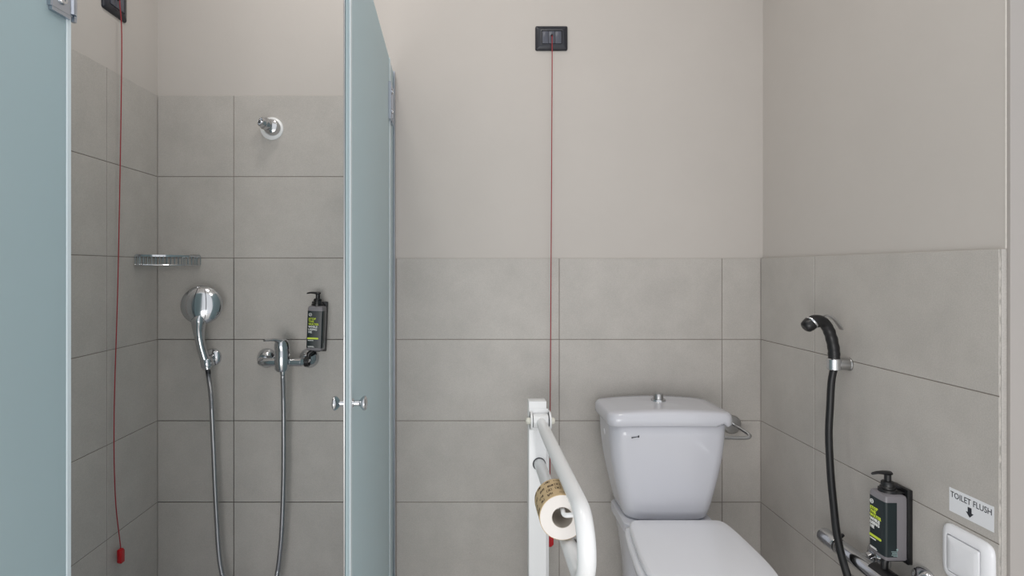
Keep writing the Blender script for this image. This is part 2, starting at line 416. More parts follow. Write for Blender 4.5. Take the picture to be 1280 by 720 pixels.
mk('wall_rail', bm, CHROME, t)
bm = NB(); A, B = arc(0, zt, 18), arc(0, zb, 18)
for p, q in zip(A[::1], B[::1]): tube(bm, [p, q], .0014, 6)
for i in range(1, 10):
    tube(bm, [(bx+.002, by-.142*i/10, zt), (bx+.002, by-.142*i/10, zb)], .0014, 6); tube(bm, [(bx+.157*i/10, by-.002, zt), (bx+.157*i/10, by-.002, zb)], .0014, 6)
mk('upright_wires', bm, CHROME, t)
bm = NB()
for i in range(1, 18):
    p = B[i]; q = Vector((bx+.002, p.y, zb)) if False else Vector((bx+.002+.155*max(0, (i-9))/9*.98, by-.142*max(0, 9-i)/9*.98-.002, zb))
    tube(bm, [p, q], .0014, 6)
mk('base_wires', bm, CHROME, t)
for p in (Vector((bx+.001, by-.115, zt)), Vector((bx+.008, by-.008, zt)), Vector((bx+.138, by-.001, zt))):
    bm = NB(); box(bm, p.x-.0016-(.016 if p.x > bx+.1 else 0), p.x+.0016+(.016 if p.x > bx+.1 else 0), p.y-.0016-(.016 if p.x < bx+.005 else 0), p.y+.0016+(.016 if p.x < bx+.005 else 0), p.z-.005, p.z+.006, .001)
    mk('mounting_plate', bm, CHROME, t)

# ------------------------------------------------------------------ fixed shower outlet, high on the tiling
c = Vector((-.728, YB, EYE+.519))
t = thing('shower_outlet', 'short chrome angled shower outlet with white ring high on shower tiles', 'shower outlet', c)
mk('wall_ring', lathe(NB(), [(.042, 0), (.042, .004), (.036, .010), (.024, .012)], c, (0, -1, 0), 32), RAILM, t)
ax = Vector((-.62, -1, .22)).normalized(); c1 = c+Vector((.006, -.010, .0))
mk('socket', lathe(NB(), [(.030, 0), (.030, .010), (.026, .022), (.016, .028)], c1, (-.1, -1, .06), 28), CHROME, t)
mk('spout', lathe(NB(), [(.0155, 0), (.0155, .018), (.022, .020), (.022, .030), (.017, .032), (.017, .044), (.013, .046), (.012, .036)], c1+Vector((-.002, -.014, .002)), ax, 24), CHROME, t)

# ------------------------------------------------------------------ hand shower on its wall bracket
c = Vector((-.945, YB, EYE-.322))
t = thing('shower_bracket', 'round chrome wall bracket holding the hand shower', 'bracket', c)
mk('escutcheon', lathe(NB(), [(.032, 0), (.032, .006), (.029, .011), (.018, .015), (.014, .017)], c, (0, -1, 0), 32), CHROME, t)
bm = NB(); tube(bm, [c+Vector((0, -.012, 0)), c+Vector((.004, -.045, -.004)), c+Vector((.008, -.058, -.006))], [.014, .012, .010], 14)
mk('arm', bm, CHROME, t)
H0 = Vector((-.931, 1.957, EYE-.338))         # foot of the handle
bm = NB(); axh = Vector((.02, 0, -.1)).normalized()
u, v = frame(axh)
lathe(bm, [(.0205, -.012), (.0215, -.010), (.0215, .012), (.0205, .014), (.0175, .014), (.0175, -.012)], H0+Vector((.000, 0, .008)), axh, 24)
mk('holder_ring', bm, CHROME, t)
t = thing('hand_shower', 'large round chrome hand shower on the bracket, back of head showing', 'hand shower', H0)
hc = Vector((-.949, 1.955, EYE-.125)); hn = Vector((.28, -.95, .14)).normalized()
mk('shower_head', lathe(NB(), [(.0001, -.016), (.058, -.016), (.066, -.013), (.069, -.007), (.069, -.003), (.0655, .003), (.056, .011), (.040, .0175), (.022, .0205), (.008, .0212), (.0001, .0213)], hc, hn, 48), CHROME, t, angle=60)
hp = spline([hc+Vector((.000, -.008, -.030)), hc+Vector((-.006, -.008, -.058)), (-.957, 1.950, EYE-.215), (-.951, 1.952, EYE-.265), (-.938, 1.956, EYE-.318), (-.929, 1.958, EYE-.352)], 8)
n = len(hp); hr = [.013+.013*min(1, i/7) if i < 7 else .026-.0105*min(1, (i-7)/14) for i in range(n)]; hr = [max(.0150, r) for r in hr]
mk('handle', tube(NB(), hp, hr, 20), CHROME, t)
# seams over the back of the head
def dome(a, b):
    hu = Vector((0, 0, 1)); hu = (hu-hn*hu.dot(hn)).normalized(); hv = hn.cross(hu); r = math.hypot(a, b)
    P = [(0, .0213), (.022, .0205), (.040, .0175), (.056, .011), (.0655, .003), (.069, -.003)]
    for (r0, h0), (r1, h1) in zip(P, P[1:]):
        if r <= r1: hh = h0+(h1-h0)*(r-r0)/(r1-r0); break
    else: hh = -.003
    return hc+hv*a+hu*b+hn*(hh+.0002)
bm = NB()
for s, e in ((-1, .018), (1, .022)):
    q = [dome(sx_*s if False else s*(e*math.sin(PI*min(1, .25+.55*k/14))), -.052+.108*k/14) for k in range(15)]
    tube(bm, q, .0011, 6)
mk('head_seam', bm, ANTH, t)

# ------------------------------------------------------------------ shower mixer
zc = EYE-.3295
t = thing('shower_mixer', 'chrome single lever shower mixer on the shower tiles', 'mixer tap', (-.668, YB, zc))
for x in (-.7456, -.590):
    e = mk('escutcheon', lathe(NB(), [(.036, 0), (.036, .005), (.033, .014), (.022, .026), (.0165, .030), (.0165, .045)], (x, YB, zc+.004), (0, -1, 0), 36), CHROME, t)
bm = NB()
for x in (-.7456, -.590):
    tube(bm, [(x, YB-.034, zc+.003), (x, YB-.050, zc+.002), (x+(.004 if x < -.65 else -.004), YB-.064, zc), (x+(.016 if x < -.65 else -.016), YB-.070, zc)], .0150, 18)
bar = [(-.736, .013), (-.725, .0150), (-.705, .0145), (-.665, .0150), (-.625, .0140), (-.605, .0150), (-.598, .0150)]
tube(bm, [(x, YB-.070, zc) for x, r in bar], [r for x, r in bar], 20)
mk('body', bm, CHROME, t)
VX, VY = -.6635, YB-.080
mk('valve', lathe(NB(), [(.020, -.030), (.0255, -.022), (.0262, .0), (.0262, .040), (.0250, .043), (.0250, .046)], (VX, VY, zc), (0, 0, 1), 32), CHROME, t)
bm = NB(); c = Vector((VX, VY, zc+.047)); ax = Vector((-.08, -.10, 1)).normalized()
lathe(bm, [(.0255, 0), (.0258, .010), (.0245, .022), (.020, .032), (.011, .038), (.003, .039)], c, ax, 30)
lev = mk('lever', bm, CHROME, t)
bm = NB(); L0 = c+Vector((-.004, -.010, .030)); P = [L0+Vector((.010, .005, -.006)), L0, L0+Vector((-.016, -.018, .008)), L0+Vector((-.030, -.040, .009)), L0+Vector((-.036, -.052, .009))]
R = []
for p, (w_, h_) in zip(P, ((.014, .010), (.016, .009), (.011, .0055), (.0105, .0045), (.0085, .0035))):
    R.append([p+Vector((.75*a*w_, -.6*a*w_, 0))+Vector((0, 0, b*h_)) for a, b in [(math.cos(2*PI*k/14), math.sin(2*PI*k/14)) for k in range(14)]])
merge_bm = loft(NB(), R); mk('lever_blade', merge_bm, CHROME, lev)
mk('index_mark', lathe(NB(), [(.0035, 0), (.003, .001)], c+Vector((-.010, -.0235, .012)), (-.3, -1, .1), 12), DARKP, lev)
bm = NB(); lathe(bm, [(.0125, 0), (.0125, .012), (.0105, .014), (.0105, .030), (.0085, .034)], (-.6635, YB-.072, zc-.012), (0, 0, -1), 12)
mk('hose_outlet', bm, CHROME, t)
# one ribbed hose: mixer outlet, loop near the floor, hand shower
t0 = Vector((-.6635, YB-.072, zc-.046))
hs = spline([t0, (-.664, 1.972, .70), (-.666, 1.975, .45), (-.676, 1.975, .23), (-.700, 1.972, .09), (-.765, 1.968, .030), (-.845, 1.966, .055), (-.886, 1.966, .16), (-.902, 1.966, .36), (-.912, 1.965, .60), (-.918, 1.962, .76), (-.925, 1.958, EYE-.385), hp[-1]+Vector((.0005, 0, -.003))], 44)
n = len(hs)
tag(mk('shower_hose', tube(NB(), hs, [.0092 if i % 2 else .0080 for i in range(n)], 12), HOSEM, None, (-.78, 1.968, .02)), 'ribbed steel hose hanging in a long loop below shower mixer and hand shower', 'hose')

# ------------------------------------------------------------------ soap dispensers
def dispenser(name, label, nozzle_local, stub_xy, drop, ring_axis, ring_r, ring_z, ring_x=0, ring_l=.008):
    """origin: foot of the back plate on the wall, front faces -y"""
    t = thing(name, label, 'soap dispenser', (0, 0, 0), 'pump soap dispensers')
    w, d, h = .0555, .053, .160; yb = -.012; z0 = .009; yc = yb-d/2
    def ring(k, z, r=.0045): return [(x, y+yc, z) for x, y in rrect(w-k, d-k, r, .0012, 5, 4)]
    bm = NB()
    loft(bm, [ring(.010, z0, .006), ring(.003, z0+.001), ring(0, z0+.004), ring(0, z0+h-.010), ring(.003, z0+h-.004), ring(.012, z0+h-.001, .006), ring(.022, z0+h, .006)])
    b = mk('bottle', bm, BOTTLE, t)
    # printed label wraps the front and both flanks
    def strip(e):
        P = [(x, y+yc) for x, y in rrect(w+e, d+e, .0045+e/2, .0012, 5, 4) if y < .011]
        i = max(range(len(P)), key=lambda i: (P[i-1][0]-P[i][0])**2+(P[i-1][1]-P[i][1])**2)
        return P[i:]+P[:i]
    lo_, hi_ = strip(.0001), strip(.0009)
    bm = NB(); loft(bm, [[Vector((x, y, z)) for x, y in lo_+hi_[::-1]] for z in (z0+.010, z0+h-.018)])
    mk('printed_label', bm, LABEL, b)
    yf = yc-d/2-.0014; fx = -w/2+.0058; F = lambda txt, s, x, z, m, bold=.02, sp=1.05, sx=1: None
    def put(nm, txt, s, x, z, m, bold=.03, sp=1.06):
        mk(nm, text_bm(txt, s, (x, yf, z), (1, 0, 0), (0, 0, 1), bold, .0012, spacing=sp), m, b, smooth=False)
    zz = z0+h-.050
    for i, (txt, m) in enumerate((('STOP', LIME), ('THE', LIME), ('WATER', LIME), ('WHILE', WHITEP), ('USING', WHITEP), ('ME', WHITEP))):
        put('lettering', txt, .0102, fx, zz-i*.0094, m)
    # round emblem: ring with a bar
    def fbar(bm, x0, x1, z0_, z1_): box(bm, x0, x1, yf-.001, yf+.001, z0_, z1_)
    bm = NB(); cc = Vector((fx+.0052, yf-.0004, z0+h-.0315))
    rings = [[cc+Vector((r*math.cos(2*PI*k/24), dy, r*math.sin(2*PI*k/24))) for k in range(24)] for r, dy in ((.0056, .001), (.0056, -.0004), (.0044, -.0004), (.0044, .001))]
    loft(bm, rings, False, False); fbar(bm, cc.x-.0020, cc.x-.0010, cc.z-.002, cc.z+.002); fbar(bm, cc.x+.0010, cc.x+.0020, cc.z-.002, cc.z+.002); fbar(bm, cc.x-.002, cc.x+.002, cc.z-.0005, cc.z+.0005)
    mk('emblem', bm, WHITEP, b)
    bm = NB(); pz = z0+.044; loft(bm, [[Vector((fx-.0025+.0195+x, yf+dy, pz+y)) for x, y in rrect(.040, .0062, .00305, k=5, m=2)] for dy in (.001, -.0006)])
    mk('lime_pill', bm, LIME, b)
    bm = NB(); random.seed(3)
    def dash(x0, x1, z_, hh):
        x = x0
        while x < x1:
            ww = random.uniform(.0009, .0017); fbar(bm, x, min(x+ww, x1), z_-hh*random.uniform(.35, .5), z_+hh*random.uniform(.35, .5)); x += ww+.0005
    dash(fx, fx+.019, z0+.0365, .0030); dash(fx, fx+.021, z0+.0155, .0022); dash(fx+.001, fx+.0235, z0+.0127, .0016)
    mk('small_print', bm, WHITEP, b)['kind'] = 'stuff'
    # small print on the flank
    bm = NB()
    for sgn in (1,):
        xf = sgn*(w/2+.0006)
        for r_ in range(5):
            y = yc+.002-.002*random.random(); 
            while y > yc-.012+.004*(r_ == 0):
                ww = random.uniform(.0010, .0022); box(bm, xf-.0004, xf+.0004, y-ww, y, z0+.012+r_*.0028, z0+.0134+r_*.0028); y -= ww+.0006
        lathe(bm, [(.0026, 0), (.0022, .0006)], (xf-sgn*.0001, yc+.001, z0+.0285), (sgn, 0, 0), 12)
    mk('small_print', bm, PALEP, b)['kind'] = 'stuff'
    # bracket
    bm = NB(); box(bm, -w/2-.001, w/2+.001, -.0125, -.0003, 0, .181, .0015); br = mk('wall_holder', bm, BLACK, t)
    bm = NB(); box(bm, -.021, .021, -.046, -.006, z0+h+.0005, z0+h+.0045, .0012); lathe(bm, [(.0205, -.001), (.0205, .006), (.0175, .0075)], (0, yc-.001, z0+h), (0, 0, 1), 28); mk('neck_plate', bm, BLACK, br)
    bm = NB(); box(bm, -.018, .018, -.052, -.006, .0035, .0085, .0012)
    sx_, sy_ = stub_xy
    tube(bm, [(sx_*.4, sy_*.9, .006), (sx_, sy_, -.004), (sx_, sy_, drop)], [.0085, .0085, .0075], 16); mk('lower_arm', bm, BLACK, br)
    bm = NB(); a = Vector(ring_axis).normalized()
    lathe(bm, [(ring_r, -ring_l), (ring_r+.004, -ring_l+.001), (ring_r+.004, ring_l-.001), (ring_r, ring_l), (ring_r, -ring_l)], (sx_+ring_x, sy_, ring_z), a, 24); mk('pipe_clip', bm, BLACK, br)
    # pump
    p0 = Vector((0, yc-.001, z0+h+.007))
    pm = mk('pump', lathe(NB(), [(.0165, 0), (.0165, .004), (.0145, .006), (.0145, .015), (.0125, .0175), (.0075, .0185), (.0075, .034)], p0, (0, 0, 1), 26), BLACK, t)
    nd = Vector(nozzle_local).normalized(); sd = nd.cross(Vector((0, 0, 1)))
    R = []
    for s, ww, hz, zo in ((-.010, .004, .002, .0375), (-.007, .0085, .0045, .0375), (.004, .0095, .0052, .0375), (.014, .0075, .0042, .0385), (.026, .0055, .0034, .0385), (.036, .0045, .0028, .0365), (.039, .0035, .0022, .0352)):
        R.append([p0+nd*s+sd*math.cos(2*PI*k/14)*ww+Vector((0, 0, zo+math.sin(2*PI*k/14)*hz)) for k in range(14)])
    mk('nozzle', loft(NB(), R), BLACK, pm)
    return t
d1 = dispenser('soap_dispenser', 'dark green soap pump bottle in black holder on right wall by bidet spray', (0, -1, 0), (0, -.047), -.026, (1, 0, 0), .0225, -.048, 0, .030)
d1.location = (XR, 1.3645, .504); d1.rotation_euler = (0, 0, -PI/2)
d2_ = dispenser('soap_dispenser', 'dark soap pump bottle on back shower wall above mixer right end', (-1, -.15, 0), (-.020, -.058), -.016, (1, 0, 0), .0155, -.031, -.004)
d2_.location = (-.556, YB, .9215); d2_.rotation_euler = (0, math.radians(2.2), 0)

# ------------------------------------------------------------------ toilet
TX = .652
t = thing('toilet', 'white ceramic close coupled toilet with lid down in the corner', 'toilet', (TX, 1.70, 0))
def skew(x, y): return TX+x-.055*(1.78-y)
zL = EYE-.508                                  # underside of the cistern lid
prof = [(0, .268, 1.815, .04), (.010, .280, 1.806, .045), (.035, .294, 1.801, .045), (.065, .309, 1.799, .045), (.095, .324, 1.797, .045), (.125, .338, 1.795, .045), (.16, .353, 1.793, .045), (.20, .366, 1.790, .045), (.24, .375, 1.788, .045), (.28, .381, 1.787, .045), (.312, .384, 1.787, .045)]
zc0 = zL-.312; R = []
for dz, w, yf, r in prof:
    d = 1.997-yf
    R.append([(TX+x, yf+d/2+y, zc0+dz) for x, y in rrect(w, d, r, .010, 6, 10)])
R.insert(0, [(TX+(p[0]-TX)*.93, 1.9+(p[1]-1.9)*.93, zc0-.002) for p in R[0]])
R.append([(TX+(p[0]-TX)*.95, 1.9+(p[1]-1.9)*.95, zL+.006) for p in R[-1]])
cist = mk('cistern', loft(NB(), R), CERAMIC, t, angle=60)
mk('side_plug', lathe(NB(), [(.011, 0), (.011, .0012), (.008, .002)], (TX-.1885, 1.895, zL-.047), (-1, 0, -.12), 20), SEATM, cist)
bm = NB(); lx, lz, ly = TX-.130, zL-.034, 1.7785
R = []
for s, r in ((0, .0022), (.25, .0014), (.8, .0010), (.86, .0036), (1, .0036)):
    R.append([(lx+.0245*s+0, ly-.0012*math.cos(2*PI*k/10)*.8, lz+.0042*s+r*math.sin(2*PI*k/10)) for k in range(10)])
mk('emblem', loft(bm, R), DARKP, cist)
# lid
W_, D_ = .406, .226; yc = 1.888
def lr(w, d, z, r=.030, cr=.0, arch=0):
    return [(TX+x, yc+y, z+cr*max(0, 1-(2*x/W_)**2)+arch*max(0, 1-(2*x/W_)**2)*(1 if y < 0 else 0)) for x, y in rrect(w, d, r, .012, 6, 10, .004)]
z0, z1 = zL, EYE-.466
R = [lr(W_-.05, D_-.05, z0+.003, .02, arch=.006), lr(W_-.008, D_-.008, z0, .028, arch=.006), lr(W_, D_, z0+.006, .030, arch=.005), lr(W_+.001, D_, z0+.020, .030, .003), lr(W_-.002, D_-.002, z1-.008, .030, .007), lr(W_-.012, D_-.012, z1-.002, .027, .010)]
last = lr(W_-.022, D_-.022, z1, .024, .012); R.append(last)
for k in (.8, .55, .3, .08):
    R.append([(TX+(p[0]-TX)*k, yc+(p[1]-yc)*k, z1+.003*(1-k)-.0015*(k < .7)+.012*max(0, 1-(2*(p[0]-TX)*k/W_)**2)) for p in last])
lid = mk('cistern_lid', loft(NB(), R), CERAMIC, t, angle=50)
# small half-round notch in the lower front edge of the lid
cut = mk('cut', lathe(NB(), [(.0165, -.04), (.0165, .04)], (TX+.163, 1.765, z0-.0045), (0, 1, 0), 24), CERAMIC, t)
md = lid.modifiers.new('b', 'BOOLEAN'); md.object = cut; md.operation = 'DIFFERENCE'; md.solver = 'EXACT'
dg = bpy.context.evaluated_depsgraph_get(); me = bpy.data.meshes.new_from_object(lid.evaluated_get(dg)); lid.modifiers.clear()
if len(me.vertices) > 200: lid.data = me
bpy.data.objects.remove(cut)
zb_ = z1+.0135
b = mk('flush_button', lathe(NB(), [(.0245, -.003), (.0245, .002), (.0225, .005), (.0175, .006)], (TX+.002, 1.912, zb_), (0, 0, 1), 30), CHROME, t)
mk('push_cap', lathe(NB(), [(.0165, .004), (.0165, .021), (.0150, .0235), (.006, .0235), (.0055, .0225)], (TX+.002, 1.912, zb_), (0, 0, 1), 30), BRUSH, b)
# bowl
def outline(pts, z, n=5):
    """pts: (y, half width) from rear to front"""
    P = spline([(y, w, 0) for y, w in pts], n)
    left = [(skew(-p.y, p.x), p.x, z) for p in P]; right = [(skew(max(p.y, 0), p.x), p.x, z) for p in P[::-1]]
    return [(x, y, z) for x, y, z in left]+[(x, y, z) for x, y, z in right]
rim = [(1.992, .120), (1.985, .142), (1.95, .150), (1.84, .150), (1.76, .148), (1.68, .160), (1.58, .172), (1.48, .176), (1.40, .162), (1.34, .125), (1.315, .075), (1.306, .012)]
def shape(k, wk, fy, yr=1.992):
    return [(yr-(yr-y)*fy, w*wk*(1 if y > 1.8 else k)) for y, w in rim]
zr = EYE-.834
R = [outline(shape(.86, .80, .72), 0.0), outline(shape(.80, .78, .70), .02), outline(shape(.74, .76, .70), .10), outline(shape(.74, .80, .76), .18), outline(shape(.82, .86, .86), .25), outline(shape(.93, .93, .95), .31),
     outline(shape(.99, .98, .99), zr-.03), outline(shape(1, 1, 1), zr-.008), outline(shape(.985, .985, .995), zr)]
bowl = mk('bowl', loft(NB(), R), CERAMIC, t, angle=60)
# raised shelf that carries the cistern
R = []
for z, k in ((zr-.02, 1), (zr+.008, 1), (zr+.012, .97)):
    R.append([(TX+x*k, 1.885+y*k, z) for x, y in rrect(.298, .212, .03, 0, 6, 4)])
mk('cistern_shelf', loft(NB(), R), CERAMIC, bowl)
# seat ring and lid
sr = [(1.742, .118), (1.738, .138), (1.715, .152), (1.66, .160), (1.58, .1665), (1.50, .1705), (1.42, .166), (1.36, .142), (1.318, .098), (1.296, .046), (1.290, .008)]
def so(k, z, dx=0): 
    o_ = outline([(1.52+(y-1.52)*k, w*k) for y, w in sr], z)
    return [(x+dx, y, z) for x, y, z in o_]
zs = zr+.004
R = [so(.985, zs), so(1.02, zs+.003), so(1.03, zs+.010), so(1.02, zs+.018), so(.985, zs+.020)]
mk('seat', loft(NB(), [[(p[0]-.008, p[1], p[2]) for p in r] for r in R]), SEATM, t, angle=60)
zl = zs+.0225
R = [so(.97, zl), so(.995, zl+.003), so(1, zl+.009), so(.994, zl+.0155), so(.978, zl+.0190), so(.955, zl+.0205), so(.80, zl+.0225), so(.5, zl+.0240), so(.2, zl+.0245), so(.05, zl+.0245)]
mk('seat_lid', loft(NB(), R), SEATM, t, angle=60)
for s in (-1, 1):
    mk('seat_hinge', lathe(NB(), [(.013, 0), (.013, .022), (.011, .026)], (skew(s*.075, 1.75), 1.764, zr), (0, 0, 1), 20), SEATM, t)

# ------------------------------------------------------------------ roll holder on the back wall behind the toilet
c = Vector((.964, YB, EYE-.570))
t = thing('roll_holder', 'chrome paper holder with bar loop on wall right of cistern', 'paper holder', c)
mk('rosette', lathe(NB(), [(.034, 0), (.034, .006), (.030, .011), (.012, .014)], c, (0, -1, 0), 32), BRUSH, t)
bm = NB(); tube(bm, spline([c+Vector((0, -.010, .004)), c+Vector((.006, -.045, .0)), c+Vector((.022, -.080, -.012)), c+Vector((.020, -.092, -.018)), c+Vector((.000, -.093, -.022)), c+Vector((-.06, -.09, -.022)), c+Vector((-.12, -.088, -.022))], 6), .0065, 12)
mk('bar', bm, CHROME, t)

# ------------------------------------------------------------------ folding grab rail on its post
GX, GY = .222, 1.80
t = thing('grab_rail', 'white folding support rail on a square post left of toilet', 'grab rail', (GX, GY+.03, 0))
post = mk('post', box(NB(), GX-.029, GX+.029, GY, GY+.047, 0.008, EYE-.430, .0025), RAILM, t)
mk('base_plate', box(NB(), GX-.08, GX+.08, GY-.06, GY+.11, 0, .010, .003), RAILM, t)
bm = NB(); box(bm, GX-.026, GX+.044, GY+.050, GY+.062, .010, EYE-.545, .002); box(bm, GX-.02, GX+.02, GY+.045, GY+.053, .2, EYE-.60); mk('rear_channel', bm, RAILM, t)
hz = EYE-.487; hy = GY-.022; X0 = GX+.006
bm = NB(); box(bm, GX-.028, GX+.034, GY-.004, GY+.001, hz-.036, hz+.034, .001)
for s in (-1, 1):
    xe = X0+s*.030
    R = [[(xe+dx, hy+.026*math.cos(2*PI*k/24)+(0), hz+.028*math.sin(2*PI*k/24)) for k in range(24)] for dx in (-.003, .003)]
    loft(bm, R); box(bm, xe-.003, xe+.003, hy, GY, hz-.028, hz+.028)
mk('pivot_bracket', bm, RAILM, t)
for s in (-1, 1):
    mk('pivot_ring', lathe(NB(), [(.021, 0), (.021, .0022), (.016, .0022)], (X0+s*.0265, hy, hz), (-s, 0, 0), 24), ANTH, t)
    bm = NB(); lathe(bm, [(.010, 0), (.011, .003), (.0105, .009), (.008, .0125), (.003, .014)], (X0+s*.033, hy, hz), (s, 0, 0), 20); mk('pivot_cap', bm, CREAM, t)
bm = NB(); lathe(bm, [(.021, -.024), (.022, -.022), (.022, .022), (.021, .024)], (X0, hy, hz), (1, 0, 0), 28); mk('hub', bm, RAILM, t)
zu, zlw = EYE-.490, EYE-.634; X1 = .229; yb_ = 1.150; rr_ = (zu-zlw)/2
path = [(X0, hy, hz), (X0+.001, hy-.05, zu)]
path += [(X1, y, zu) for y in (1.65, 1.55, 1.45, 1.35, 1.25)]
path += [(X1, yb_-rr_*math.sin(a), zu-rr_+rr_*math.cos(a)) for a in [PI*k/16 for k in range(17)]]
path += [(X1, y, zlw) for y in (1.25, 1.35, 1.45, 1.55, 1.65, 1.75)]+[(X1-.002, GY+.012, zlw)]
rad = [.014, .0165]+[.0185]*(len(path)-2)
mk('rail_tube', tube(NB(), path, rad, 24), RAILM, t)
bm = NB(); lathe(bm, [(.0195, 0), (.0215, .001), (.0215, .003), (.0195, .004)], (X1-.002, GY+.001, zlw), (0, -1, 0), 28); mk('socket_ring', bm, ANTH, t)
# clip and spindle that carry the paper roll
RC = Vector((.210, 1.25, EYE-.5616)); RR, RH = .0517, .0230
bm = NB(); box(bm, X1+.0175, X1+.0275, 1.255, 1.283, zlw-.020, zlw+.024, .002)
cl = mk('roll_clip', bm, BLACK, t)
bm = NB(); tube(bm, spline([(X1+.022, 1.27, zlw+.02), (X1+.026, 1.245, zlw+.045), (X1+.016, 1.232, RC.z+.012), (RC.x+.004, 1.236, RC.z+.012), (RC.x+.002, 1.262, RC.z+.0145), (RC.x, 1.30, RC.z+.0150), (RC.x, 1.35, RC.z+.0150)], 6), .0055, 10)
mk('spindle', bm, RAILM, t)
# the roll
t = thing('toilet_roll', 'toilet paper roll in printed kraft wrap hanging from the grab rail', 'toilet roll', RC+Vector((0, .05, -RR)))
LEN = .097; ya = RC.y
bm = NB(); seg = 48
def rg(r, y): return [(RC.x+r*math.cos(2*PI*k/seg), y, RC.z+r*math.sin(2*PI*k/seg)) for k in range(seg)]
loft(bm, [rg(RR-.001, ya+LEN), rg(RH+.001, ya+LEN), rg(RH+.001, ya), rg(RR-.0015, ya), rg(RR-.0012, ya+.001)], False, False)
mk('paper', bm, PAPER, t)
mk('core', loft(NB(), [rg(RH+.0012, ya+.0005), rg(RH, ya+.0005), rg(RH, ya+LEN-.0005), rg(RH+.0012, ya+LEN-.0005)], False, False), CARD, t)
wr = mk('wrapper', loft(NB(), [rg(RR-.0012, ya+.001), rg(RR, ya+.0015), rg(RR, ya+LEN-.001), rg(RR-.0012, ya+LEN)], False, False), KRAFT, t)
bm = NB(); random.seed(11)
def mark(a0, a1, y0, y1):
    r = RR+.0004; n_ = max(1, int(abs(a1-a0)/.08)+1)
    for i in range(n_):
        b0, b1 = a0+(a1-a0)*i/n_, a0+(a1-a0)*(i+1)/n_
        V = [bm.verts.new((RC.x+r*math.cos(b), y, RC.z+r*math.sin(b))) for b, y in ((b0, y0), (b1, y0), (b1, y1), (b0, y1))]
        bm.faces.new(V)
for a_ in [k*.45 for k in range(14)]:
    for row in range(4):
        y = ya+.008+row*.023+random.uniform(0, .006); a = a_+random.uniform(0, .2)
        typ = random.random()
        if typ < .55:                        # small bold word block
            for j in range(5):
                w_ = .045; s = random.random()
                if s < .8: mark(a, a+w_*.5, y, y+.010)
                mark(a, a+w_, y+random.choice((0, .003, .0065)), y+random.choice((.0105, .0105, .0035, .0065))); a += w_*1.25
        elif typ < .8:                       # thin line of print
            for j in range(9):
                mark(a, a+.022, y, y+random.uniform(.0015, .0035)); a += .035
        else:                                # box outline
            mark(a, a+.26, y, y+.0012); mark(a, a+.26, y+.011, y+.0122); mark(a, a+.022, y, y+.0122); mark(a+.238, a+.26, y, y+.0122); mark(a+.08, a+.18, y+.004, y+.008)
mk('wrapper_print', bm, INK, wr, smooth=False)['kind'] = 'stuff'

# ------------------------------------------------------------------ bidet spray on the right wall
BY, hb = 1.56, EYE-.267
t = thing('spray_bracket', 'short grey chrome wall holder of the black bidet spray', 'bracket', (XR, BY, hb))
mk('arm', lathe(NB(), [(.0185, 0), (.0185, .003), (.0165, .005), (.0165, .042), (.0155, .044)], (XR, BY, hb), (-1, 0, 0), 28), BRUSH, t)
mk('holder_ring', lathe(NB(), [(.0165, -.016), (.0185, -.014), (.0185, .014), (.0165, .016), (.0128, .016), (.0128, -.016)], (1.030, BY, hb), (0, 0, 1), 28), CHROME, t)
def bp(x, z, y=BY): return Vector((x, y, z))
t = thing('bidet_spray', 'black handheld bidet spray with silver trigger on right wall holder', 'bidet spray', (1.030, BY, hb))
hp2 = spline([bp(1.031, hb-.002), bp(1.0300, hb+.018), bp(1.0285, hb+.045), bp(1.020, hb+.082), bp(1.008, hb+.108), bp(.994, hb+.120), bp(.978, hb+.121), bp(.966, hb+.117)], 6)
r2 = []
for i in range(len(hp2)):
    s = i/(len(hp2)-1)
    base = .0118 if s < .06 else (.0150 if s < .60 else .0150+.0035*min(1, (s-.60)/.25))
    if .12 < s < .55: base += .0006*math.sin(s*70)
    r2.append(base)
mk('handle', tube(NB(), hp2, r2, 22), BLACKR, t)
e = hp2[-1]; dd = (hp2[-1]-hp2[-2]).normalized()
dd = (dd+Vector((0, 0, -.42))).normalized()
hd = mk('spray_head', lathe(NB(), [(.0175, -.006), (.0192, .004), (.0185, .012), (.0165, .021), (.012, .0245), (.003, .0245)], e, dd, 28), BLACK, t)
mk('silver_ring', lathe(NB(), [(.0188, -.0015), (.0202, 0), (.0202, .003), (.0190, .0045)], e-dd*.003, dd, 28), CHROME, hd)
bm = NB(); P = spline([bp(1.000, hb+.133), bp(1.014, hb+.137), bp(1.030, hb+.127), bp(1.042, hb+.113), bp(1.052, hb+.098)], 5)
R = []
for i, p in enumerate(P):
    d = (P[min(i+1, len(P)-1)]-P[max(i-1, 0)]).normalized(); n_ = Vector((-d.z, 0, d.x))
    R.append([p+Vector((0, .007*a, 0))+n_*.0022*b for a, b in ((-1, -1), (1, -1), (1, 1), (-1, 1))])
mk('trigger', loft(bm, R), BRUSH, t)
# black hose, swings out over the mixer bar and back under it
hs = spline([bp(1.031, hb-.006), bp(1.024, hb-.05, 1.562), bp(1.020, hb-.12, 1.562), bp(1.012, hb-.20, 1.555), bp(1.004, hb-.30, 1.535), bp(.996, hb-.38, 1.510), bp(.985, hb-.45, 1.478), bp(.982, hb-.52, 1.440), bp(.990, hb-.585, 1.405), bp(1.005, hb-.60, 1.375), bp(1.018, hb-.575, 1.352), bp(1.020, hb-.545, 1.350)], 10)
tag(mk('bidet_hose', tube(NB(), hs, .0095, 14), BLACKR, None, (1.0, 1.45, .35)), 'black rubber hose hanging from the bidet spray over the mixer bar', 'hose')

